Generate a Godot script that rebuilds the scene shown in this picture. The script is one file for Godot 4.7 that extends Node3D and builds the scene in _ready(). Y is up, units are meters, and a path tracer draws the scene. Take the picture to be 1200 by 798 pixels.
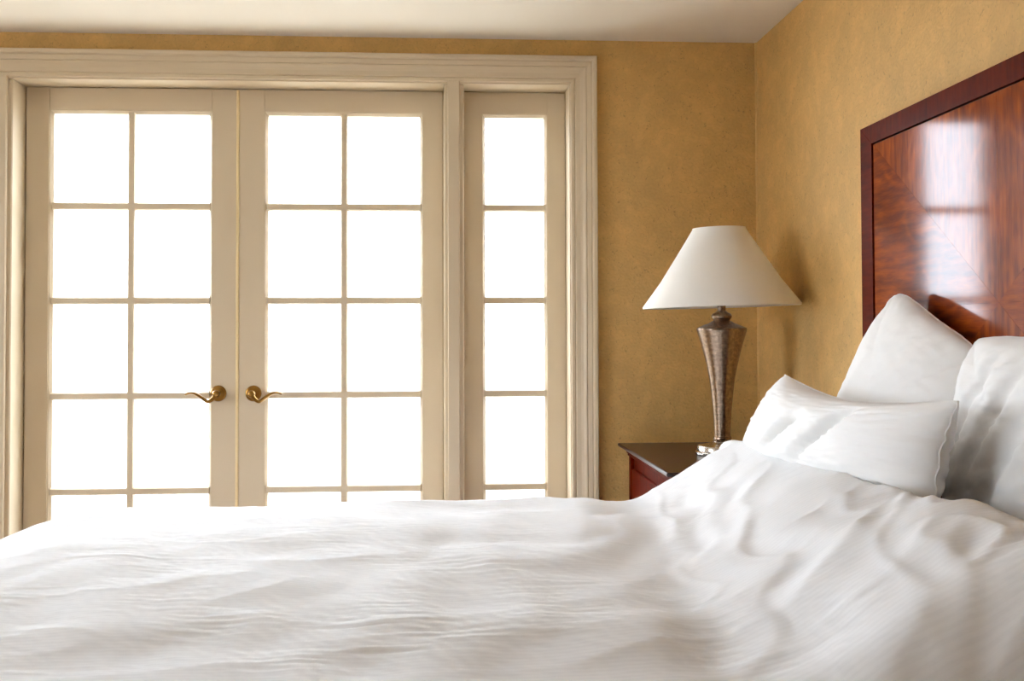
extends Node3D

# Bedroom with French doors. World axes follow the room: +x towards the headboard wall, -z towards the doors.
const WALL_Z := -4.2
const DOOR_Z := -4.33
const WALL_X := 1.242
const CEIL_Y := 2.366
const HEAD_X := 1.203
const LEFT_X := -3.3
const BACK_Z := 2.2

var M := {}
var used := {}

# ---------------------------------------------------------------- helpers
func numbered(called: String) -> String:
	if not used.has(called):
		used[called] = 0
		return called
	used[called] += 1
	return "%s_%03d" % [called, used[called]]

func thing(called: String, label: String, category: String, at := Vector3.ZERO, group := "") -> Node3D:
	var o := Node3D.new()
	o.name = numbered(called)
	add_child(o)
	o.position = at
	o.set_meta("label", label)
	o.set_meta("category", category)
	if group != "":
		o.set_meta("group", group)
	return o

func setting(called: String, label: String, category := "") -> Node3D:
	var o := Node3D.new()
	o.name = called
	add_child(o)
	o.set_meta("kind", "structure")
	o.set_meta("label", label)
	o.set_meta("category", category)
	return o

func build(st: SurfaceTool, called: String, mat: Material, parent: Node = self) -> MeshInstance3D:
	var o := MeshInstance3D.new()
	o.name = called
	o.mesh = st.commit()
	o.material_override = mat
	o.cast_shadow = GeometryInstance3D.SHADOW_CASTING_SETTING_ON
	parent.add_child(o, true)
	return o

func tag(o: Node, label: String, category: String, group := "", kind := "") -> void:
	o.set_meta("label", label)
	o.set_meta("category", category)
	if group != "":
		o.set_meta("group", group)
	if kind != "":
		o.set_meta("kind", kind)

func tool() -> SurfaceTool:
	var st := SurfaceTool.new()
	st.begin(Mesh.PRIMITIVE_TRIANGLES)
	st.set_smooth_group(-1)
	return st

func done(st: SurfaceTool) -> SurfaceTool:
	st.generate_normals()
	return st

# counter-clockwise seen from outside
func quad(st: SurfaceTool, a: Vector3, b: Vector3, c: Vector3, d: Vector3) -> void:
	for p in [a, c, b, a, d, c]:
		st.add_vertex(p)

func tri_out(st: SurfaceTool, a: Vector3, b: Vector3, c: Vector3, centre: Vector3) -> void:
	if (b - a).cross(c - a).dot((a + b + c) / 3.0 - centre) > 0.0:
		for p in [a, c, b]:
			st.add_vertex(p)
	else:
		for p in [a, b, c]:
			st.add_vertex(p)

# chamfered box between two corners
func cbox(st: SurfaceTool, lo: Vector3, hi: Vector3, c := 0.002) -> void:
	var m := (lo + hi) * 0.5
	var h := (hi - lo) * 0.5
	c = min(c, min(h.x, min(h.y, h.z)) * 0.9)
	var P := func(sx: int, sy: int, sz: int, axis: int) -> Vector3:
		var e := Vector3(h.x - (0.0 if axis == 0 else c), h.y - (0.0 if axis == 1 else c), h.z - (0.0 if axis == 2 else c))
		return m + Vector3(sx * e.x, sy * e.y, sz * e.z)
	for s in [-1, 1]:
		var fx := [P.call(s, -1, -1, 0), P.call(s, 1, -1, 0), P.call(s, 1, 1, 0), P.call(s, -1, 1, 0)]
		var fy := [P.call(-1, s, -1, 1), P.call(1, s, -1, 1), P.call(1, s, 1, 1), P.call(-1, s, 1, 1)]
		var fz := [P.call(-1, -1, s, 2), P.call(1, -1, s, 2), P.call(1, 1, s, 2), P.call(-1, 1, s, 2)]
		for f in [fx, fy, fz]:
			tri_out(st, f[0], f[1], f[2], m)
			tri_out(st, f[0], f[2], f[3], m)
		for t in [-1, 1]:
			var e1 := [P.call(s, t, -1, 0), P.call(s, t, 1, 0), P.call(s, t, 1, 1), P.call(s, t, -1, 1)]
			var e2 := [P.call(s, -1, t, 0), P.call(s, 1, t, 0), P.call(s, 1, t, 2), P.call(s, -1, t, 2)]
			var e3 := [P.call(-1, s, t, 1), P.call(1, s, t, 1), P.call(1, s, t, 2), P.call(-1, s, t, 2)]
			for f in [e1, e2, e3]:
				tri_out(st, f[0], f[1], f[2], m)
				tri_out(st, f[0], f[2], f[3], m)
			for w in [-1, 1]:
				tri_out(st, P.call(s, t, w, 0), P.call(s, t, w, 1), P.call(s, t, w, 2), m)

func box_mesh(lo: Vector3, hi: Vector3, c := 0.002) -> SurfaceTool:
	var st := tool()
	cbox(st, lo, hi, c)
	return done(st)

# polygon (a, b) in the plane u, v pushed from p0 along d
func extrude(st: SurfaceTool, poly: PackedVector2Array, p0: Vector3, u: Vector3, v: Vector3, d: Vector3) -> void:
	var pts := poly.duplicate()
	if Geometry2D.is_polygon_clockwise(pts):
		pts.reverse()
	# is_polygon_clockwise works in y-down space, so test again by area
	var area := 0.0
	for i in pts.size():
		area += pts[i].cross(pts[(i + 1) % pts.size()])
	if area < 0.0:
		pts.reverse()
	if u.cross(v).dot(d) < 0.0:
		p0 += d
		d = -d
	var n := pts.size()
	var q := []
	for p in pts:
		q.append(p0 + u * p.x + v * p.y)
	for i in n:
		var j := (i + 1) % n
		quad(st, q[i], q[j], q[j] + d, q[i] + d)
	var idx := Geometry2D.triangulate_polygon(pts)
	for k in range(0, idx.size(), 3):
		var a: Vector3 = q[idx[k]]
		var b: Vector3 = q[idx[k + 1]]
		var c: Vector3 = q[idx[k + 2]]
		if (b - a).cross(c - a).dot(d) < 0.0:
			var t := b
			b = c
			c = t
		for p in [a + d, c + d, b + d, a, b, c]:
			st.add_vertex(p)

# profile of (radius, height) turned round the y axis
func lathe(st: SurfaceTool, prof: Array, seg := 48, at := Vector3.ZERO, sharp_deg := 40.0) -> void:
	var group := 1
	for i in prof.size() - 1:
		var a: Vector2 = prof[i]
		var b: Vector2 = prof[i + 1]
		if i > 0:
			var z: Vector2 = prof[i - 1]
			if abs(rad_to_deg((a - z).angle_to(b - a))) > sharp_deg:
				group += 1
		st.set_smooth_group(group)
		for k in seg:
			var t0 := TAU * k / seg
			var t1 := TAU * (k + 1) / seg
			var p00 := at + Vector3(a.x * cos(t0), a.y, a.x * sin(t0))
			var p01 := at + Vector3(a.x * cos(t1), a.y, a.x * sin(t1))
			var p10 := at + Vector3(b.x * cos(t0), b.y, b.x * sin(t0))
			var p11 := at + Vector3(b.x * cos(t1), b.y, b.x * sin(t1))
			# profile runs upwards on the outside
			if a.x > 1e-6:
				for p in [p00, p01, p11]:
					st.add_vertex(p)
			if b.x > 1e-6:
				for p in [p00, p11, p10]:
					st.add_vertex(p)

# round tube along points with a radius pair (across, along n) at each
func sweep(st: SurfaceTool, pts: Array, ra: Array, rb: Array, side: Vector3, seg := 12) -> void:
	st.set_smooth_group(1)
	var rings := []
	for i in pts.size():
		var d: Vector3 = (pts[min(i + 1, pts.size() - 1)] - pts[max(i - 1, 0)]).normalized()
		var v := d.cross(side).normalized()
		var w := v.cross(d).normalized()
		var ring := []
		for k in seg:
			var t := TAU * k / seg
			ring.append(pts[i] + v * cos(t) * ra[i] + w * sin(t) * rb[i])
		rings.append(ring)
	for i in pts.size() - 1:
		for k in seg:
			var k2 := (k + 1) % seg
			var c: Vector3 = (pts[i] + pts[i + 1]) * 0.5
			tri_out(st, rings[i][k], rings[i][k2], rings[i + 1][k2], c)
			tri_out(st, rings[i][k], rings[i + 1][k2], rings[i + 1][k], c)
	var last := pts.size() - 1
	for k in seg:
		var k2 := (k + 1) % seg
		tri_out(st, rings[0][k], rings[0][k2], pts[0], pts[1])
		tri_out(st, rings[last][k], rings[last][k2], pts[last], pts[last - 1])

func noise(s: int, freq: float, oct := 3, kind := FastNoiseLite.TYPE_SIMPLEX_SMOOTH) -> FastNoiseLite:
	var n := FastNoiseLite.new()
	n.seed = s
	n.frequency = freq
	n.noise_type = kind
	n.fractal_type = FastNoiseLite.FRACTAL_FBM
	n.fractal_octaves = oct
	return n

# tileable noise field in 0..1
func field(size: int, s: int, freq: float, oct := 4) -> PackedFloat32Array:
	var img := noise(s, freq, oct).get_seamless_image(size, size)
	img.convert(Image.FORMAT_L8)
	var out := PackedFloat32Array()
	for b in img.get_data():
		out.append(b / 255.0)
	return out

func picture(size: int, pixels: PackedByteArray) -> ImageTexture:
	var im := Image.create_from_data(size, size, false, Image.FORMAT_RGB8, pixels)
	im.generate_mipmaps()
	return ImageTexture.create_from_image(im)

func to_bytes(c: Color, px: PackedByteArray) -> void:
	px.append(int(clamp(c.r, 0, 1) * 255.0 + 0.5))
	px.append(int(clamp(c.g, 0, 1) * 255.0 + 0.5))
	px.append(int(clamp(c.b, 0, 1) * 255.0 + 0.5))

func mat(c: Color, rough: float, metal := 0.0, spec := 0.5) -> StandardMaterial3D:
	var m := StandardMaterial3D.new()
	m.albedo_color = c
	m.roughness = rough
	m.metallic = metal
	m.metallic_specular = spec
	return m

func rgb(r: float, g: float, b: float) -> Color:
	return Color(r / 255.0, g / 255.0, b / 255.0)

# ---------------------------------------------------------------- materials
func make_materials() -> void:
	# wall covering: mottled gold plaster look with a fine raised crackle
	var n := 512
	var big := field(n, 11, 0.006, 4)
	var mid := field(n, 12, 0.025, 4)
	var fine := field(n, 13, 0.12, 3)
	var px := PackedByteArray()
	var hx := PackedByteArray()
	var base := rgb(212, 171, 106)
	for i in n * n:
		var v := 1.0 + (big[i] - 0.5) * 0.07 + (mid[i] - 0.5) * 0.06 + (fine[i] - 0.5) * 0.06
		var red := (big[i] - 0.5) * 0.012
		var crack: float = smoothstep(0.035, 0.0, abs(mid[i] - 0.52)) * smoothstep(0.45, 0.65, fine[i])
		v -= crack * 0.16
		to_bytes(Color(base.r * (v + red), base.g * v, base.b * (v - red * 1.5)), px)
		var hgt: float = clamp(0.5 + (mid[i] - 0.5) * 0.5 + (fine[i] - 0.5) * 0.7 + crack * 0.2, 0, 1)
		to_bytes(Color(hgt, hgt, hgt), hx)
	var wp := mat(Color.WHITE, 0.72)
	wp.albedo_texture = picture(n, px)
	var bump := Image.create_from_data(n, n, false, Image.FORMAT_RGB8, hx)
	bump.convert(Image.FORMAT_RGBA8)
	bump.bump_map_to_normal_map(3.0)
	bump.generate_mipmaps()
	wp.normal_enabled = true
	wp.normal_texture = ImageTexture.create_from_image(bump)
	wp.normal_scale = 0.3
	wp.uv1_triplanar = true
	wp.uv1_world_triplanar = true
	wp.uv1_scale = Vector3(1.1, 1.1, 1.1)
	M.wallpaper = wp

	M.ceiling = mat(rgb(238, 231, 216), 0.9)
	M.paint = mat(rgb(214, 197, 168), 0.38)
	M.seam_strip = mat(rgb(240, 218, 168), 0.35)
	M.tan_wall = mat(rgb(172, 138, 92), 0.8)
	M.paving = mat(rgb(172, 168, 160), 0.9)
	M.carpet = mat(rgb(150, 124, 94), 0.95)

	var glass := mat(Color(0.97, 0.99, 0.99, 0.04), 0.0)
	glass.transparency = BaseMaterial3D.TRANSPARENCY_ALPHA
	M.glass = glass

	# white sateen with woven stripes (u runs across the stripes)
	var sn := 512
	var sp := PackedByteArray()
	var rp := PackedByteArray()
	var wv := field(sn, 21, 0.02, 3)
	for y in sn:
		for x in sn:
			var s := 0.5 + 0.5 * sin(TAU * 8.0 * x / sn)
			s = smoothstep(0.3, 0.7, s)
			var k := 0.988 + 0.012 * s + (wv[y * sn + x] - 0.5) * 0.02
			to_bytes(Color(k, k, k), sp)
			var r := 0.68 + 0.16 * (1.0 - s)
			to_bytes(Color(r, r, r), rp)
	var duv := mat(rgb(236, 236, 237), 1.0)
	duv.albedo_texture = picture(sn, sp)
	duv.roughness_texture = picture(sn, rp)
	M.sateen = duv
	var linen := mat(rgb(240, 239, 237), 0.8)
	M.linen = linen
	M.sheet = mat(rgb(238, 236, 230), 0.85)

	# figured mahogany: cathedral grain, v along the grain
	for kind in 3:
		var wn := 512
		var warp := noise(31 + kind, 0.006, 3)
		var streak := noise(41 + kind, 0.03, 3)
		var pore := noise(51 + kind, 0.2, 2)
		var wpx := PackedByteArray()
		var dark: Color = [rgb(96, 34, 7), rgb(88, 29, 5), rgb(72, 18, 4)][kind]
		var light: Color = [rgb(192, 92, 20), rgb(188, 86, 16), rgb(104, 33, 8)][kind]
		for y in wn:
			for x in wn:
				var u := (x - wn * 0.5) / (wn * 0.5)
				var q: float = u * u * 2.6 * (0.8 if kind < 2 else 0.3) + y / 512.0 * 1.1 + warp.get_noise_2d(x * 1.6, y * 0.7) * 0.75
				var ring := 0.5 + 0.5 * sin(q * 15.0)
				ring = pow(ring, 1.6)
				var st2 := streak.get_noise_2d(x * 3.0, y * 0.25) * 0.5
				var po := pore.get_noise_2d(x * 2.2, y * 0.18)
				var t: float = clamp(0.45 + 0.20 * (ring - 0.5) + st2 * 0.55 + po * 0.14 + warp.get_noise_2d(y * 0.5, x * 0.9 + 300.0) * 0.35, 0.0, 1.0)
				to_bytes(dark.lerp(light, t), wpx)
		var wm := mat(Color.WHITE, 0.5, 0.0, 0.1)
		wm.albedo_texture = picture(wn, wpx)
		wm.clearcoat_enabled = true
		wm.clearcoat = 0.6
		wm.clearcoat_roughness = 0.095
		if kind == 2:
			wm.clearcoat = 0.12
			wm.clearcoat_roughness = 0.25
		M["veneer%d" % kind] = wm
	# the same timber for furniture carcasses
	var tm := mat(rgb(255, 205, 130), 0.5, 0.0, 0.08)
	tm.albedo_texture = M.veneer2.albedo_texture
	tm.uv1_triplanar = true
	tm.uv1_scale = Vector3(1.6, 1.6, 1.6)
	tm.clearcoat_enabled = true
	tm.clearcoat = 0.1
	tm.clearcoat_roughness = 0.15
	M.mahogany = tm
	M.groove = mat(rgb(26, 10, 6), 0.6)
	var nt := tm.duplicate()
	nt.albedo_color = rgb(120, 112, 96)
	nt.roughness = 0.3
	nt.metallic_specular = 0.4
	M.dark_top = nt

	# aged pewter body of the lamp
	var pn := 256
	var a1 := field(pn, 61, 0.05, 4)
	var a2 := field(pn, 62, 0.2, 3)
	var pp := PackedByteArray()
	for i in pn * pn:
		var v: float = 0.76 + (a1[i] - 0.5) * 0.4 + (a2[i] - 0.5) * 0.45
		to_bytes(Color(0.74 * v, 0.64 * v, 0.55 * v), pp)
	var pw := mat(Color.WHITE, 0.27, 1.0)
	pw.albedo_texture = picture(pn, pp)
	pw.uv1_triplanar = true
	pw.uv1_scale = Vector3(5, 5, 5)
	M.pewter = pw
	M.chrome = mat(rgb(200, 194, 186), 0.22, 1.0)
	M.brass = mat(rgb(146, 108, 54), 0.28, 1.0)
	var sh := mat(rgb(246, 243, 236), 0.85)
	sh.backlight_enabled = true
	sh.backlight = Color(0.30, 0.29, 0.26)
	M.shade = sh
	M.felt = mat(rgb(40, 36, 32), 0.9)

# ---------------------------------------------------------------- room
func make_room() -> void:
	var th := 0.2
	var f := setting("floor", "brown carpeted bedroom floor")
	build(box_mesh(Vector3(LEFT_X - th, -0.12, WALL_Z - th - 0.05), Vector3(WALL_X + th, 0.0, BACK_Z + th), 0.001), "carpet", M.carpet, f)
	var c := build(box_mesh(Vector3(LEFT_X - th, CEIL_Y, WALL_Z - th), Vector3(WALL_X + th, CEIL_Y + 0.15, BACK_Z + th), 0.001), "ceiling", M.ceiling)
	tag(c, "smooth off-white ceiling", "ceiling", "", "structure")
	# wall with the doors: opening from -2.09 to 0.54, up to 2.22
	var st := tool()
	cbox(st, Vector3(0.54, 0.0, WALL_Z - th), Vector3(WALL_X, CEIL_Y, WALL_Z), 0.0005)
	cbox(st, Vector3(LEFT_X, 0.0, WALL_Z - th), Vector3(-2.10, CEIL_Y, WALL_Z), 0.0005)
	cbox(st, Vector3(-2.10, 2.222, WALL_Z - th), Vector3(0.54, CEIL_Y, WALL_Z), 0.0005)
	var w := build(done(st), "wall_back", M.wallpaper)
	tag(w, "gold mottled wall around the white French doors", "wall", "", "structure")
	w = build(box_mesh(Vector3(WALL_X, 0.0, WALL_Z - th), Vector3(WALL_X + th, CEIL_Y, BACK_Z), 0.0005), "wall_right", M.wallpaper)
	tag(w, "gold mottled wall behind the headboard", "wall", "", "structure")
	# left wall, with a window: the light on the sides of bed, pillows and headboard wall that face it
	st = tool()
	var zl := [-2.75, -1.15, 0.75, 2.15]
	cbox(st, Vector3(LEFT_X - th, 0.0, WALL_Z - th), Vector3(LEFT_X, CEIL_Y, zl[0]), 0.0005)
	cbox(st, Vector3(LEFT_X - th, 0.0, zl[1]), Vector3(LEFT_X, CEIL_Y, BACK_Z), 0.0005)
	cbox(st, Vector3(LEFT_X - th, 0.0, zl[0]), Vector3(LEFT_X, zl[2], zl[1]), 0.0005)
	cbox(st, Vector3(LEFT_X - th, zl[3], zl[0]), Vector3(LEFT_X, CEIL_Y, zl[1]), 0.0005)
	w = build(done(st), "wall_left", M.wallpaper)
	tag(w, "gold mottled side wall with a window", "wall", "", "structure")
	var sw := setting("window_3", "cream window in the side wall", "window")
	for a in [[zl[2], zl[2] + 0.06], [zl[3] - 0.06, zl[3]]]:
		build(box_mesh(Vector3(LEFT_X - 0.12, a[0], zl[0]), Vector3(LEFT_X - 0.06, a[1], zl[1]), 0.003), "rail", M.paint, sw)
	for z in [zl[0] + 0.03, zl[1] - 0.03]:
		build(box_mesh(Vector3(LEFT_X - 0.12, zl[2] + 0.06, z - 0.03), Vector3(LEFT_X - 0.06, zl[3] - 0.06, z + 0.03), 0.003), "stile", M.paint, sw)
	build(box_mesh(Vector3(LEFT_X - 0.092, zl[2] + 0.06, zl[0] + 0.06), Vector3(LEFT_X - 0.088, zl[3] - 0.06, zl[1] - 0.06), 0.0005), "pane", M.glass, sw)
	w = build(box_mesh(Vector3(LEFT_X - th, 0.0, BACK_Z), Vector3(WALL_X + th, CEIL_Y, BACK_Z + th), 0.0005), "wall_front", M.tan_wall)
	tag(w, "plain tan wall across from the French doors", "wall", "", "structure")
	# pale paving outside, which the overcast sky lights
	var tr := build(box_mesh(Vector3(-60, -0.35, -90), Vector3(60, -0.16, 60), 0.001), "terrace", M.paving)
	tag(tr, "pale paved terrace outside the French doors", "terrace", "", "structure")
	# caulk bead in the corner
	st = tool()
	extrude(st, PackedVector2Array([Vector2(0, 0), Vector2(0.006, 0), Vector2(0.0042, 0.0042), Vector2(0, 0.006)]), Vector3(WALL_X, 0.0, WALL_Z), Vector3(-1, 0, 0), Vector3(0, 0, 1), Vector3(0, CEIL_Y, 0))
	var cb := build(done(st), "trim_2", M.wallpaper)
	tag(cb, "thin bead down the corner of the gold walls", "trim", "", "structure")
	for b in [["baseboard_back", Vector3(0.62, 0, WALL_Z), Vector3(WALL_X - 0.001, 0.12, WALL_Z + 0.016)], ["baseboard_right", Vector3(WALL_X - 0.016, 0, WALL_Z + 0.017), Vector3(WALL_X, 0.12, BACK_Z)]]:
		var bb := build(box_mesh(b[1], b[2], 0.004), b[0], M.paint)
		tag(bb, "cream painted baseboard", "baseboard", "", "structure")

func make_casing() -> void:
	# moulded casing round the whole door unit, mitred at the corners
	var t := setting("trim_1", "cream moulded casing and posts around the French doors", "trim")
	var xl := -2.072
	var xr := 0.510
	var yt := 2.197
	var prof := [Vector2(0, -0.01), Vector2(0, 0.010), Vector2(0.003, 0.014), Vector2(0.013, 0.014), Vector2(0.017, 0.011), Vector2(0.021, 0.015),
		Vector2(0.036, 0.017), Vector2(0.046, 0.021), Vector2(0.054, 0.027), Vector2(0.058, 0.028), Vector2(0.061, 0.025), Vector2(0.064, 0.028), Vector2(0.076, 0.030),
		Vector2(0.081, 0.029), Vector2(0.084, 0.036), Vector2(0.087, 0.039), Vector2(0.097, 0.039), Vector2(0.1005, 0.036), Vector2(0.1005, -0.01)]
	var head := tool()
	var left := tool()
	var right := tool()
	for i in prof.size() - 1:
		var a: Vector2 = prof[i]
		var b: Vector2 = prof[i + 1]
		var za := WALL_Z + a.y
		var zb := WALL_Z + b.y
		quad(head, Vector3(xl - a.x, yt + a.x, za), Vector3(xr + a.x, yt + a.x, za), Vector3(xr + b.x, yt + b.x, zb), Vector3(xl - b.x, yt + b.x, zb))
		quad(right, Vector3(xr + a.x, yt + a.x, za), Vector3(xr + a.x, 0, za), Vector3(xr + b.x, 0, zb), Vector3(xr + b.x, yt + b.x, zb))
		quad(left, Vector3(xl - a.x, 0, za), Vector3(xl - a.x, yt + a.x, za), Vector3(xl - b.x, yt + b.x, zb), Vector3(xl - b.x, 0, zb))
	build(done(head), "casing_head", M.paint, t)
	build(done(right), "casing_side", M.paint, t)
	build(done(left), "casing_side", M.paint, t)
	# jambs, soffit and stops
	build(box_mesh(Vector3(-2.10, 2.191, -4.42), Vector3(0.54, 2.222, WALL_Z + 0.004), 0.001), "head_jamb", M.paint, t)
	build(box_mesh(Vector3(0.506, 0.0, -4.42), Vector3(0.54, 2.191, WALL_Z + 0.004), 0.001), "side_jamb", M.paint, t)
	build(box_mesh(Vector3(-2.10, 0.0, -4.42), Vector3(-2.068, 2.191, WALL_Z + 0.004), 0.001), "side_jamb", M.paint, t)
	build(box_mesh(Vector3(-2.068, 2.17, -4.40), Vector3(0.506, 2.191, -4.377), 0.001), "door_stop", M.paint, t)
	build(box_mesh(Vector3(-2.068, 0.0, -4.42), Vector3(0.506, 0.008, -4.30), 0.001), "threshold", M.paint, t)
	for x in [[0.024, 0.100], [-1.658, -1.582]]:
		var p := build(box_mesh(Vector3(x[0], 0.0, -4.376), Vector3(x[1], 2.191, WALL_Z - 0.002), 0.004), "post", M.paint, t)
		build(box_mesh(Vector3(x[0] + 0.014, 0.0, WALL_Z - 0.004), Vector3(x[1] - 0.016, 2.201, WALL_Z + 0.0155), 0.003), "face_strip", M.paint, p)
		build(box_mesh(Vector3(x[0] - 0.014, 0.0, -4.42), Vector3(x[1] + 0.014, 2.191, -4.378), 0.001), "stop", M.paint, p)

# a glazed leaf: stiles, rails, muntins and panes
func leaf(o: Node3D, x0: float, x1: float, ox0: float, ox1: float, cols: int) -> void:
	var zf := DOOR_Z
	var zb := DOOR_Z - 0.044
	var y0 := 0.01
	var y1 := 2.188
	var oy0 := 0.265
	var oy1 := 2.090
	var cw := 0.011
	var cd := 0.016
	# section in (x, z): chamfered inner edge
	for s in [0, 1]:
		var st := tool()
		var a: float = x0 if s == 0 else x1
		var b: float = ox0 if s == 0 else ox1
		var sg := 1.0 if s == 0 else -1.0
		var e: float = sg * (b - a)
		extrude(st, PackedVector2Array([Vector2(0, 0.002), Vector2(0.002, 0), Vector2(e - cw - 0.003, 0), Vector2(e - cw - 0.003, 0.004), Vector2(e - cw, 0.004), Vector2(e, cd), Vector2(e, 0.044), Vector2(0, 0.044)]), Vector3(a, y0, zf), Vector3(sg, 0, 0), Vector3(0, 0, -1), Vector3(0, y1 - y0, 0))
		build(done(st), "stile", M.paint, o)
	for s in [0, 1]:
		var st := tool()
		var a := y0 if s == 0 else y1
		var b := oy0 if s == 0 else oy1
		var sg := 1.0 if s == 0 else -1.0
		var e := sg * (b - a)
		extrude(st, PackedVector2Array([Vector2(0, 0), Vector2(e - cw - 0.003, 0), Vector2(e - cw - 0.003, 0.004), Vector2(e - cw, 0.004), Vector2(e, cd), Vector2(e, 0.044), Vector2(0, 0.044)]), Vector3(ox0 - cw, a, zf - 0.0001), Vector3(0, sg, 0), Vector3(0, 0, -1), Vector3(ox1 - ox0 + 2 * cw, 0, 0))
		build(done(st), "bottom_rail" if s == 0 else "top_rail", M.paint, o)
	# muntins
	var rows := [oy0, 0.632, 0.998, 1.365, 1.731, oy1]
	var mpoly := PackedVector2Array([Vector2(-0.0095, 0.003), Vector2(0.0095, 0.003), Vector2(0.0105, 0.004), Vector2(0.0140, 0.010), Vector2(0.0140, 0.040), Vector2(-0.0140, 0.040), Vector2(-0.0140, 0.010), Vector2(-0.0105, 0.004)])
	for k in range(1, 5):
		var st := tool()
		extrude(st, mpoly, Vector3(ox0 - 0.004, rows[k], zf), Vector3(0, 1, 0), Vector3(0, 0, -1), Vector3(ox1 - ox0 + 0.008, 0, 0))
		build(done(st), "muntin", M.paint, o)
	var xs := [ox0, ox1]
	if cols == 2:
		var xm := (ox0 + ox1) * 0.5
		xs = [ox0, xm, ox1]
		var st := tool()
		extrude(st, mpoly, Vector3(xm, oy0 - 0.004, zf - 0.0003), Vector3(1, 0, 0), Vector3(0, 0, -1), Vector3(0, oy1 - oy0 + 0.008, 0))
		build(done(st), "muntin", M.paint, o)
	for r in 5:
		for k in xs.size() - 1:
			build(box_mesh(Vector3(xs[k] + 0.006, rows[r] + 0.006, zf - 0.028), Vector3(xs[k + 1] - 0.006, rows[r + 1] - 0.006, zf - 0.024), 0.0005), "pane", M.glass, o)

func lever(o: Node3D, x: float, y: float, dir: float) -> void:
	var h := Node3D.new()
	h.name = "handle"
	o.add_child(h, true)
	h.position = Vector3(x, y, DOOR_Z)
	var st := tool()
	lathe(st, [Vector2(0.031, 0), Vector2(0.031, 0.003), Vector2(0.029, 0.006), Vector2(0.025, 0.007), Vector2(0.023, 0.009), Vector2(0.019, 0.0125), Vector2(0.014, 0.0145), Vector2(0.011, 0.016), Vector2(0.010, 0.036), Vector2(0.013, 0.042), Vector2(0.0145, 0.050), Vector2(0.012, 0.056), Vector2(0.006, 0.059), Vector2(0, 0.0595)], 40)
	var r := build(done(st), "rosette", M.brass, h)
	r.rotation.x = PI / 2
	st = tool()
	var pts := []
	var ra := []
	var rb := []
	var way := Curve2D.new()
	for p in [Vector2(0.002, -0.002), Vector2(0.012, -0.018), Vector2(0.030, -0.028), Vector2(0.049, -0.016), Vector2(0.066, -0.004), Vector2(0.082, 0.004), Vector2(0.099, 0.005), Vector2(0.115, -0.001)]:
		way.add_point(p)
	for k in range(1, way.point_count - 1):
		var tg := (way.get_point_position(k + 1) - way.get_point_position(k - 1)) / 6.0
		way.set_point_in(k, -tg)
		way.set_point_out(k, tg)
	for i in 37:
		var t := i / 36.0
		var p := way.sample_baked(t * way.get_baked_length(), true)
		pts.append(Vector3(dir * p.x, p.y, 0.048 + 0.004 * sin(t * PI)))
		ra.append(lerp(0.0098, 0.0042, pow(t, 0.6)))
		rb.append(lerp(0.009, 0.006, t))
	sweep(st, pts, ra, rb, Vector3(0, 0, 1), 14)
	build(done(st), "lever", M.brass, h)

func make_doors() -> void:
	var d := setting("door_1", "cream French door leaf with the brass lever pointing left", "door")
	leaf(d, -1.5785, -0.7765, -1.478, -0.887, 2)
	lever(d, -0.847, 1.006, -1.0)
	var st := box_mesh(Vector3(-0.781, 0.012, DOOR_Z - 0.002), Vector3(-0.770, 2.186, DOOR_Z + 0.005), 0.002)
	build(st, "astragal", M.seam_strip, d)
	d = setting("door_2", "cream French door leaf with the brass lever pointing right", "door")
	leaf(d, -0.7735, 0.0205, -0.660, -0.071, 2)
	lever(d, -0.713, 1.005, 1.0)
	build(box_mesh(Vector3(-0.80, 0.012, DOOR_Z - 0.052), Vector3(-0.75, 2.186, DOOR_Z - 0.0445), 0.001), "back_strip", M.paint, d)
	d = setting("window_1", "narrow sidelight of five panes by the gold wall", "window")
	leaf(d, 0.101, 0.5055, 0.188, 0.421, 1)
	d = setting("window_2", "narrow sidelight at the far left edge", "window")
	leaf(d, -2.0675, -1.659, -1.975, -1.742, 1)

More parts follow.
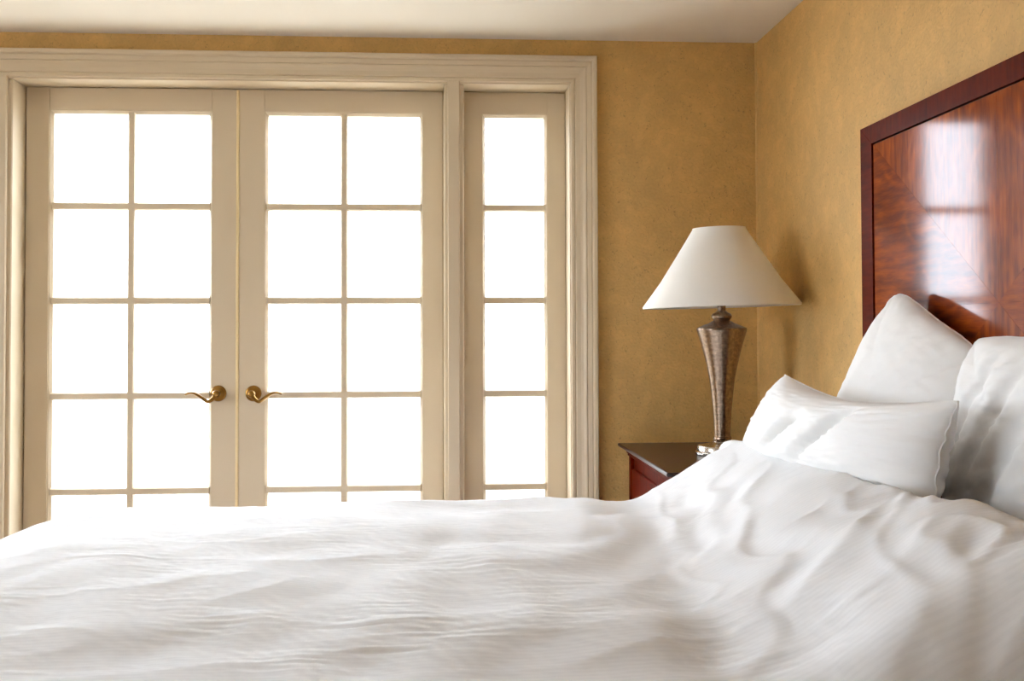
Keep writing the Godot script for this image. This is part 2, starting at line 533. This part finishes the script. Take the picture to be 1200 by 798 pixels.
# ---------------------------------------------------------------- bed
func flat_piece(poly: Array, axis: float, x: float, depth: float, flip: bool, scale: float, offset: Vector2) -> SurfaceTool:
	# poly: points (z, y) on the plane x; grain runs along the angle axis; a thin prism facing -x
	var st := tool()
	var c := Vector2.ZERO
	for p in poly:
		c += p / poly.size()
	var g := Vector2(cos(axis), sin(axis))
	var s := Vector2(-g.y, g.x) * (-1.0 if flip else 1.0)
	var uv := func(p: Vector2) -> Vector2: return Vector2(0.5 + p.dot(s) * scale + offset.x, p.dot(g) * scale + offset.y)
	var mid := Vector3(x + depth * 0.5, c.y, c.x)
	var n := poly.size()
	var add := func(ps: Array, us: Array) -> void:
		var flipit: bool = (ps[1] - ps[0]).cross(ps[2] - ps[0]).dot((ps[0] + ps[1] + ps[2]) / 3.0 - mid) > 0.0
		for i in ([0, 2, 1] if flipit else [0, 1, 2]):
			st.set_uv(us[i])
			st.add_vertex(ps[i])
	var bev := 0.0006
	for i in n:
		var a: Vector2 = poly[i]
		var b: Vector2 = poly[(i + 1) % n]
		var ai := a + (c - a).normalized() * bev
		var bi := b + (c - b).normalized() * bev
		var fa := Vector3(x, ai.y, ai.x)
		var fb := Vector3(x, bi.y, bi.x)
		var ea := Vector3(x + bev, a.y, a.x)
		var eb := Vector3(x + bev, b.y, b.x)
		var ba := Vector3(x + depth, a.y, a.x)
		var bb := Vector3(x + depth, b.y, b.x)
		add.call([Vector3(x, c.y, c.x), fa, fb], [uv.call(c), uv.call(ai), uv.call(bi)])
		add.call([fa, fb, eb], [uv.call(ai), uv.call(bi), uv.call(b)])
		add.call([fa, eb, ea], [uv.call(ai), uv.call(b), uv.call(a)])
		add.call([ea, eb, bb], [uv.call(a), uv.call(b), uv.call(b)])
		add.call([ea, bb, ba], [uv.call(a), uv.call(b), uv.call(a)])
	return done(st)

func make_bed() -> void:
	var zf := -3.043
	var zn := -1.535
	var yt := 1.812
	var yb := 0.30
	var fw := 0.078
	var ft := 0.053
	var bed := thing("bed", "dark mahogany bed with a tall glossy veneered headboard", "bed", Vector3(0, 0, 0))
	var hb := build(box_mesh(Vector3(HEAD_X + 0.008, yb, zf + 0.001), Vector3(HEAD_X + 0.034, yt - 0.001, zn - 0.001), 0.001), "headboard", M.groove, bed)
	hb.set_meta("label", "glossy mahogany headboard")
	# frame boards, mitred
	var gap := 0.004
	build(flat_piece([Vector2(zf, yt), Vector2(zn, yt), Vector2(zn - fw, yt - ft), Vector2(zf + fw, yt - ft)], PI / 2, HEAD_X - 0.004, 0.03, false, 1.3, Vector2(0.1, 0.2)), "top_rail", M.veneer2, hb)
	build(flat_piece([Vector2(zf, yb), Vector2(zf, yt), Vector2(zf + fw, yt - ft), Vector2(zf + fw, yb)], 0.0, HEAD_X - 0.004, 0.03, false, 1.3, Vector2(0.3, 0.4)), "stile", M.veneer2, hb)
	build(flat_piece([Vector2(zn, yb), Vector2(zn, yt), Vector2(zn - fw, yt - ft), Vector2(zn - fw, yb)], 0.0, HEAD_X - 0.004, 0.03, true, 1.3, Vector2(0.3, 0.4)), "stile", M.veneer2, hb)
	# matched veneer leaves meeting at the centre of the panel
	var a := zf + fw + gap
	var b := zn - fw - gap
	var t := yt - ft - gap
	var c := Vector2((a + b) * 0.5, 1.30)
	var bot := 0.84
	var lt := Vector2(a, t)
	var rt := Vector2(b, t)
	var lb := Vector2(a, bot)
	var rb := Vector2(b, bot)
	var tm := Vector2(c.x, t)
	var bm := Vector2(c.x, bot)
	var lm := Vector2(a, c.y)
	var rm := Vector2(b, c.y)
	var leaves := [[lt, tm, c, PI / 2, false, 0], [rt, tm, c, PI / 2, true, 0], [lt, lm, c, 0.0, false, 1], [lb, lm, c, 0.0, true, 1],
		[rt, rm, c, PI, true, 1], [rb, rm, c, PI, false, 1], [lb, bm, c, -PI / 2, true, 0], [rb, bm, c, -PI / 2, false, 0]]
	for l in leaves:
		var tri := [l[0], l[1], l[2]]
		var off := Vector2(0.0, 0.0)
		var g := Vector2(cos(l[3]), sin(l[3]))
		var s := Vector2(-g.y, g.x) * (-1.0 if l[4] else 1.0)
		off = Vector2(-c.dot(s) * 1.1, -c.dot(g) * 1.1)
		build(flat_piece(tri, l[3], HEAD_X, 0.012, l[4], 1.1, off), "veneer_leaf", M["veneer%d" % l[5]], hb)
	build(flat_piece([Vector2(a, yb), Vector2(b, yb), Vector2(b, bot - 0.004), Vector2(a, bot - 0.004)], 0.0, HEAD_X, 0.012, false, 1.1, Vector2(0.2, 0.1)), "lower_panel", M.veneer2, hb)
	# rails and legs under the mattress
	for z in [-2.98, -1.55]:
		build(box_mesh(Vector3(-0.82, 0.22, z), Vector3(HEAD_X - 0.006, 0.40, z + 0.03), 0.004), "side_rail", M.mahogany, bed)
	build(box_mesh(Vector3(-0.86, 0.22, -2.98), Vector3(-0.822, 0.40, -1.52), 0.004), "foot_rail", M.mahogany, bed)
	for p in [Vector2(-0.85, -2.975), Vector2(-0.85, -1.595)]:
		build(box_mesh(Vector3(p.x, 0.0, p.y), Vector3(p.x + 0.07, 0.219, p.y + 0.07), 0.004), "leg", M.mahogany, bed)
	for z in [-3.0, -1.57]:
		build(box_mesh(Vector3(HEAD_X, 0.0, z), Vector3(HEAD_X + 0.034, 0.299, z + 0.07), 0.003), "leg", M.mahogany, bed)
	build(box_mesh(Vector3(-0.82, 0.36, -2.948), Vector3(HEAD_X - 0.007, 0.395, -1.552), 0.002), "slat_base", M.mahogany, bed)
	var ms := build(box_mesh(Vector3(-0.80, 0.397, -2.93), Vector3(HEAD_X - 0.012, 0.70, -1.57), 0.05), "mattress", M.sheet)
	tag(ms, "thick white mattress under the duvet", "mattress")

func make_duvet() -> void:
	var n1 := noise(101, 1.0, 2)
	var n2 := noise(102, 1.0, 1)
	var n3 := noise(103, 1.0, 1)
	var n4 := noise(104, 1.0, 2)
	var x0 := -0.78
	var x1 := 0.785
	var z0 := -2.86
	var z1 := -1.33
	var rx := 0.42
	var rz := 0.20
	var ry := 0.24
	var hang := 0.30
	var step := 0.0075
	var sx0 := x0 - rx * PI / 2 - hang
	var sx1 := x1 + 0.055 * PI / 2 + 0.05
	var sz0 := z0 - rz * PI / 2 - hang
	var sz1 := z1 + rz * PI / 2 + hang
	var nx := int((sx1 - sx0) / step)
	var nz := int((sz1 - sz0) / step)
	var P := PackedVector3Array()
	var U := PackedVector2Array()
	for i in nx + 1:
		var tx: float = lerp(sx0, sx1, float(i) / nx)
		for j in nz + 1:
			var tz: float = lerp(sz0, sz1, float(j) / nz)
			var cx: float = clamp(tx, x0, x1)
			var cz: float = clamp(tz, z0, z1)
			var ox := tx - cx
			var oz := tz - cz
			var ax := rx if ox < 0.0 else 0.055
			var ay := ry if ox <= 0.0 else 0.055
			var d := sqrt((ox / ax) * (ox / ax) + (oz / rz) * (oz / rz))
			var ang: float = min(d, PI / 2)
			var x := cx
			var z := cz
			var drop := 0.0
			if d > 0.0:
				x += ox / d * sin(ang)
				z += oz / d * sin(ang)
				drop = ay * (1.0 - cos(ang)) + max(0.0, d - PI / 2) * Vector2(ox, oz).length() / d
			# body of the quilt
			var h: float = 0.797 + 0.008 * smoothstep(-0.6, 0.4, cx)
			var near_side := smoothstep(-2.7, -1.6, cz)
			var rise := smoothstep(0.48 - 0.13 * near_side, 0.86 - 0.06 * near_side, x)
			h += (0.158 + 0.025 * smoothstep(-1.9, -1.45, cz)) * rise
			var flat: float = 1.0 - smoothstep(0.3, 1.5, d)
			# broad swells
			h += n1.get_noise_2d(tx * 2.3, tz * 2.3 + 7.0) * lerp(0.008, 0.013, smoothstep(-0.4, 0.4, tx)) * (0.35 + 0.65 * flat) * (1.0 - 0.6 * rise)
			h += n1.get_noise_2d(tx * 5.0 + 40.0, tz * 3.0) * 0.005 * (0.4 + 0.6 * flat)
			# folds along the slope up to the pillows
			var zone := smoothstep(0.25, 0.5, x) * (1.0 - smoothstep(0.74, 0.82, tx))
			var q := tx + 0.25 * (tz + 2.2) + 0.05 * n2.get_noise_2d(tx * 3.0, tz * 3.0)
			var fa: float = n2.get_noise_2d(q * 9.0, tz * 1.2)
			var f1: float = 1.0 - abs(n3.get_noise_2d(q * 5.0 + 20.0, tz * 1.0))
			h += (fa * 0.0055 + (pow(f1, 6.0) - 0.3) * 0.004) * zone
			# crumples near the pillow by the camera
			var cr := smoothstep(-2.3, -1.8, tz) * smoothstep(0.45, 0.75, tx)
			var f2: float = 1.0 - abs(n2.get_noise_2d(tx * 6.0 + tz * 5.0, tz * 3.0 - tx * 3.6))
			h += (pow(f2, 3.0) - 0.4) * 0.007 * cr
			# long soft creases over the flat part
			var f3: float = 1.0 - abs(n3.get_noise_2d(tx * 1.8 + tz * 1.4, tz * 3.0 - tx * 0.8))
			h += (pow(f3, 4.0) - 0.2) * 0.0018
			# puckers between the woven stripes
			h += n4.get_noise_2d(tx * 6.0, tz * 50.0) * 0.0015 * (0.5 + n3.get_noise_2d(tx * 4.0, tz * 4.0 + 50.0))
			h += n2.get_noise_2d(tx * 40.0, tz * 40.0) * 0.0004
			if drop > ay * 0.9:
				var wv := sin(tx * 14.0 + 3.0 * n1.get_noise_2d(tx * 3.0, tz * 3.0)) * 0.02 * smoothstep(0.9 * ay, ay + 0.3, drop)
				if abs(oz) > 0.01:
					z += wv * sign(oz)
				wv = sin(tz * 13.0) * 0.02 * smoothstep(0.9 * ay, ay + 0.3, drop)
				if ox < -0.01:
					x -= wv
			P.append(Vector3(x, h - drop, z))
			U.append(Vector2(tz * 9.0, tx * 3.0))
	var st := SurfaceTool.new()
	st.begin(Mesh.PRIMITIVE_TRIANGLES)
	st.set_smooth_group(0)
	for k in P.size():
		st.set_uv(U[k])
		st.add_vertex(P[k])
	for i in nx:
		for j in nz:
			var a := i * (nz + 1) + j
			var b := a + nz + 1
			# seen from above (y up): x to the right, z towards the viewer
			for k in [a, b, b + 1, a, b + 1, a + 1]:
				st.add_index(k)
	st.generate_normals()
	var o := build(st, "duvet", M.sateen)
	tag(o, "puffy white striped sateen duvet spread over the bed", "duvet")

# pillow through four corners (far top, near top, near bottom, far bottom)
func pillow(label: String, c: Array, thick: float, s: int, bend: float, creases: Array, wrinkle := 1.0, round_off := 0.0, sag := 0.0) -> void:
	var na := noise(s, 1.0, 3)
	var nb := noise(s + 1, 1.0, 2)
	var n := 72
	var centre: Vector3 = (c[0] + c[1] + c[2] + c[3]) / 4.0
	var o := thing("pillow", label, "pillow", centre, "white pillows on the bed")
	var ex: Vector3 = ((c[1] + c[2]) - (c[0] + c[3])) * 0.5
	var ey: Vector3 = ((c[0] + c[1]) - (c[3] + c[2])) * 0.5
	var nrm := ey.cross(ex).normalized()
	if nrm.x > 0.0:
		nrm = -nrm
	var st := SurfaceTool.new()
	st.begin(Mesh.PRIMITIVE_TRIANGLES)
	st.set_smooth_group(0)
	var rim := []
	for side in [1.0, -1.0]:
		var P := []
		for i in n + 1:
			for j in n + 1:
				# denser towards the seam
				var u := sin((i / float(n) - 0.5) * PI)
				var v := sin((j / float(n) - 0.5) * PI)
				# seams curve inwards between the corners
				var uu: float = u * (1.0 - 0.055 * (1.0 - v * v) * abs(u))
				var vv: float = v * (1.0 - 0.075 * (1.0 - u * u) * abs(v))
				var cut := 1.0
				if round_off > 0.0 and absf(u) + absf(v) > 1e-4:
					cut = maxf(absf(u), absf(v)) / pow(pow(absf(u), round_off) + pow(absf(v), round_off), 1.0 / round_off)
				uu *= cut
				vv *= cut
				var a := (uu + 1.0) * 0.5
				var b := (vv + 1.0) * 0.5
				var top: Vector3 = c[0].lerp(c[1], a)
				var low: Vector3 = c[3].lerp(c[2], a)
				top.y -= sag * pow(1.0 - u * u, 1.5)
				var p := low.lerp(top, b)
				var w: float = pow(max(0.0, (1.0 - pow(abs(u), 2.6)) * (1.0 - pow(abs(v), 2.6))), 0.52)
				var e: float = max(abs(u), abs(v))
				var hgt := thick * w
				var rad: float = 1.0 - abs(na.get_noise_2d(u * 1.4 + 3.0 * side, v * 3.4))
				hgt += (pow(rad, 5.0) - 0.25) * 0.012 * wrinkle * min(1.0, w * w * 1.6)
				var ed: float = na.get_noise_2d(atan2(v, u) * 5.5, e * 0.8 + side * 9.0)
				hgt += ed * 0.010 * wrinkle * smoothstep(0.35, 0.9, e) * min(1.0, w * w * 2.2)
				hgt += nb.get_noise_2d(u * 9.0, v * 9.0 + side * 20.0) * 0.0035 * wrinkle * min(1.0, w * 2.0)
				if side > 0.0:
					for k in creases:
						# [u0, v0, u1, v1, width, depth]
						var A := Vector2(k[0], k[1])
						var B := Vector2(k[2], k[3])
						var q := Vector2(u, v)
						var ab := B - A
						var tt: float = clamp((q - A).dot(ab) / ab.length_squared(), 0.0, 1.0)
						var dist := (q - (A + ab * tt)).length()
						hgt -= k[5] * exp(-pow(dist / k[4], 2.0)) * sin(PI * clamp(tt * 0.9 + 0.05, 0.0, 1.0)) * min(1.0, w * 2.0)
				p += nrm * (hgt * side + bend * (1.0 - u * u))
				# slack seam
				p += nrm * 0.006 * nb.get_noise_2d(u * 3.0 + 60.0, v * 3.0) * smoothstep(0.8, 1.0, e)
				P.append(p - centre)
		var base := 0
		for k in P.size():
			st.add_vertex(P[k])
		base = 0 if side > 0.0 else (n + 1) * (n + 1)
		var cr: Vector3 = (P[n + 1] - P[0]).cross(P[1] - P[0])
		var outward: bool = ex.cross(ey).dot(nrm * side) > 0.0
		for i in n:
			for j in n:
				var a := base + i * (n + 1) + j
				var b := a + n + 1
				# a -> b along u, a -> a + 1 along v
				for k in ([a, b + 1, b, a, a + 1, b + 1] if outward else [a, b, b + 1, a, b + 1, a + 1]):
					st.add_index(k)
		if side > 0.0:
			for i in n + 1:
				rim.append(P[i * (n + 1)])
			for j in range(1, n + 1):
				rim.append(P[n * (n + 1) + j])
			for i in range(n - 1, -1, -1):
				rim.append(P[i * (n + 1) + n])
			for j in range(n - 1, 0, -1):
				rim.append(P[j])
	st.generate_normals()
	build(st, "cover", M.linen, o)
	# stitched edge
	var sm := tool()
	var pts := []
	var ra := []
	for k in rim.size() + 1:
		pts.append(rim[k % rim.size()])
		ra.append(0.0022)
	sweep(sm, pts, ra, ra, nrm, 6)
	build(done(sm), "seam", M.linen, o)

func make_pillows() -> void:
	pillow("square white pillow leaning on the headboard nearest the lamp", [Vector3(1.172, 1.38, -2.755), Vector3(1.155, 1.19, -2.21), Vector3(1.00, 0.78, -2.27), Vector3(0.955, 0.80, -2.88)], 0.066, 201, 0.0, [], 0.3, 4.5, 0.0)
	pillow("creased white pillow lying lowest, in front of the other two", [Vector3(0.905, 1.125, -2.83), Vector3(0.910, 1.115, -1.875), Vector3(0.880, 0.90, -1.905), Vector3(0.816, 0.91, -2.935)], 0.090, 211, 0.01,
		[[-0.40, -0.7, -0.05, 0.45, 0.055, 0.034], [0.08, -0.45, 0.42, 0.7, 0.055, 0.040], [0.02, -0.8, 0.12, -0.3, 0.05, 0.015]], 0.35, 0.0, 0.028)
	pillow("large wrinkled white pillow at the right edge", [Vector3(1.125, 1.235, -2.27), Vector3(1.13, 1.25, -1.50), Vector3(1.01, 0.79, -1.45), Vector3(1.03, 0.79, -2.21)], 0.080, 221, 0.0,
		[[-0.85, -0.3, -0.35, 0.9, 0.06, 0.016], [-0.65, -0.6, -0.05, 0.75, 0.06, 0.020], [-0.45, -0.8, 0.2, 0.5, 0.07, 0.018], [-0.1, -0.8, 0.5, 0.3, 0.09, 0.014]], 0.5, 7.0, 0.0)

# ---------------------------------------------------------------- nightstand and lamp
func make_nightstand() -> void:
	var x0 := 0.677
	var x1 := 1.222
	var z0 := -4.133
	var z1 := -3.24
	var yt := 0.82
	var o := thing("nightstand", "dark mahogany nightstand in the corner under the lamp", "nightstand", Vector3((x0 + x1) * 0.5, 0, (z0 + z1) * 0.5))
	var off := -o.position
	var st := tool()
	cbox(st, off + Vector3(x0, yt - 0.012, z0), off + Vector3(x1, yt, z1), 0.003)
	build(done(st), "top", M.dark_top, o)
	# moulding stepping in under the top
	st = tool()
	var steps := [Vector2(0.006, 0.012), Vector2(0.018, 0.020), Vector2(0.028, 0.034), Vector2(0.032, 0.044)]
	for i in steps.size():
		var s: Vector2 = steps[i]
		var ya: float = 0.012 if i == 0 else steps[i - 1].y
		cbox(st, off + Vector3(x0 + s.x, yt - s.y, z0 + s.x), off + Vector3(x1, yt - ya, z1 - s.x), 0.002)
	build(done(st), "moulding", M.mahogany, o)
	var bx := x0 + 0.036
	var body_top := yt - 0.044
	build(box_mesh(off + Vector3(bx + 0.012, 0.10, z0 + 0.036), off + Vector3(x1, body_top, z1 - 0.036), 0.003), "body", M.mahogany, o)
	for z in [z0 + 0.036, z1 - 0.076]:
		build(box_mesh(off + Vector3(bx, 0.0, z), off + Vector3(bx + 0.04, body_top, z + 0.04), 0.003), "leg", M.mahogany, o)
		build(box_mesh(off + Vector3(x1 - 0.04, 0.0, z), off + Vector3(x1, 0.10, z + 0.04), 0.003), "leg", M.mahogany, o)
	for k in 2:
		var ya: float = body_top - 0.028 - (k + 1) * 0.30 + 0.0
		var yb := ya + 0.285
		var dr := build(box_mesh(off + Vector3(bx + 0.002, ya, z0 + 0.080), off + Vector3(bx + 0.014, yb, z1 - 0.080), 0.004), "drawer", M.mahogany, o)
		st = tool()
		lathe(st, [Vector2(0.006, 0), Vector2(0.006, 0.012), Vector2(0.013, 0.018), Vector2(0.014, 0.024), Vector2(0.008, 0.03), Vector2(0, 0.031)], 24)
		var kn := build(done(st), "knob", M.brass, dr)
		kn.position = off + Vector3(bx + 0.002, (ya + yb) * 0.5, (z0 + z1) * 0.5)
		kn.rotation.z = PI / 2

func make_lamp() -> void:
	var o := thing("table_lamp", "pewter table lamp with a wide white cone shade", "lamp", Vector3(0.966, 0.821, -3.70))
	var st := tool()
	lathe(st, [Vector2(0, 0.0), Vector2(0.088, 0.0), Vector2(0.091, 0.003), Vector2(0.091, 0.010), Vector2(0.088, 0.013), Vector2(0.085, 0.014), Vector2(0.085, 0.028), Vector2(0.083, 0.031), Vector2(0.060, 0.036), Vector2(0.042, 0.040), Vector2(0.036, 0.046), Vector2(0.0, 0.046)], 64)
	build(done(st), "base", M.chrome, o)
	st = tool()
	lathe(st, [Vector2(0.027, 0.046), Vector2(0.030, 0.050), Vector2(0.0315, 0.055), Vector2(0.030, 0.060), Vector2(0.0268, 0.062), Vector2(0.0268, 0.066)], 48)
	build(done(st), "collar", M.pewter, o)
	st = tool()
	var prof := []
	var curve := [Vector2(0.0268, 0.066), Vector2(0.0296, 0.123), Vector2(0.0358, 0.195), Vector2(0.0450, 0.267), Vector2(0.0645, 0.353), Vector2(0.0845, 0.422)]
	for i in curve.size() - 1:
		var before: Vector2 = curve[max(i - 1, 0)]
		var after: Vector2 = curve[min(i + 2, curve.size() - 1)]
		for k in 6:
			prof.append(curve[i].cubic_interpolate(curve[i + 1], before, after, k / 6.0))
	prof.append_array([Vector2(0.0845, 0.422), Vector2(0.0850, 0.426), Vector2(0.0835, 0.430), Vector2(0.078, 0.433), Vector2(0.060, 0.441), Vector2(0.042, 0.447), Vector2(0.036, 0.452), Vector2(0.027, 0.456)])
	lathe(st, prof, 64)
	build(done(st), "body", M.pewter, o)
	st = tool()
	lathe(st, [Vector2(0.027, 0.456), Vector2(0.029, 0.459), Vector2(0.034, 0.465), Vector2(0.0345, 0.472), Vector2(0.031, 0.479), Vector2(0.020, 0.484), Vector2(0.017, 0.488), Vector2(0.014, 0.490), Vector2(0.014, 0.530), Vector2(0.0, 0.530)], 40)
	build(done(st), "neck", M.pewter, o)
	# shade, a shell with rolled edges, sitting a little askew
	var sh := Node3D.new()
	sh.name = "shade_assembly"
	st = tool()
	var yb := 0.502
	var yt := 0.772
	var r0 := 0.266
	var r1 := 0.090
	lathe(st, [Vector2(r0 - 0.004, yb + 0.002), Vector2(r0, yb), Vector2(r0 + 0.001, yb + 0.006), Vector2(lerp(r0, r1, 0.33) - 0.004, lerp(yb, yt, 0.33)), Vector2(lerp(r0, r1, 0.66) - 0.004, lerp(yb, yt, 0.66)), Vector2(r1, yt - 0.004), Vector2(r1, yt), Vector2(r1 - 0.004, yt - 0.002),
		Vector2(lerp(r0, r1, 0.66) - 0.008, lerp(yb, yt, 0.66)), Vector2(lerp(r0, r1, 0.33) - 0.008, lerp(yb, yt, 0.33)), Vector2(r0 - 0.004, yb + 0.002)], 96, Vector3.ZERO, 60.0)
	var shade := build(done(st), "shade", M.shade, o)
	shade.rotation = Vector3(0, 0, 0.025)
	shade.position = Vector3(0.012, 0, 0)
	# harp, spider and finial inside the shade
	st = tool()
	var hp := []
	var hr := []
	for i in 25:
		var t := i / 24.0 * TAU * 0.5
		hp.append(Vector3(0.05 * cos(t) * 1.0, 0.515 + 0.225 * sin(t), 0.0))
		hr.append(0.002)
	sweep(st, hp, hr, hr, Vector3(0, 0, 1), 8)
	build(done(st), "harp", M.chrome, o)
	st = tool()
	lathe(st, [Vector2(0.011, 0.52), Vector2(0.013, 0.55), Vector2(0.026, 0.60), Vector2(0.030, 0.625), Vector2(0.025, 0.645), Vector2(0.012, 0.657), Vector2(0, 0.66)], 32)
	build(done(st), "bulb", mat(rgb(240, 240, 236), 0.4), o)
	sh.free()

# ----------------------------------------------------------------
func _ready() -> void:
	var cam := Camera3D.new()
	cam.name = "camera"
	add_child(cam)
	cam.position = Vector3(0, 1.24, 0)
	cam.basis = Basis(Vector3.UP, deg_to_rad(-3.855)) * Basis(Vector3.RIGHT, deg_to_rad(1.465)) * Basis(Vector3.BACK, deg_to_rad(-0.172))
	var near := 0.05
	cam.set_frustum(near * 798.0 / 1290.0, Vector2(0, -43.0 / 1290.0 * near), near, 100.0)
	cam.current = true

	var we := WorldEnvironment.new()
	we.name = "environment"
	var env := Environment.new()
	env.background_mode = Environment.BG_COLOR
	env.background_color = Color(0.91, 0.95, 1.0)
	env.background_energy_multiplier = 16.3
	env.tonemap_mode = Environment.TONE_MAPPER_LINEAR
	env.tonemap_exposure = 1.0
	env.sdfgi_enabled = true
	env.ssao_enabled = true
	env.ssil_enabled = true
	we.environment = env
	add_child(we)

	make_materials()
	make_room()
	make_casing()
	make_doors()
	make_bed()
	make_duvet()
	make_pillows()
	make_nightstand()
	make_lamp()
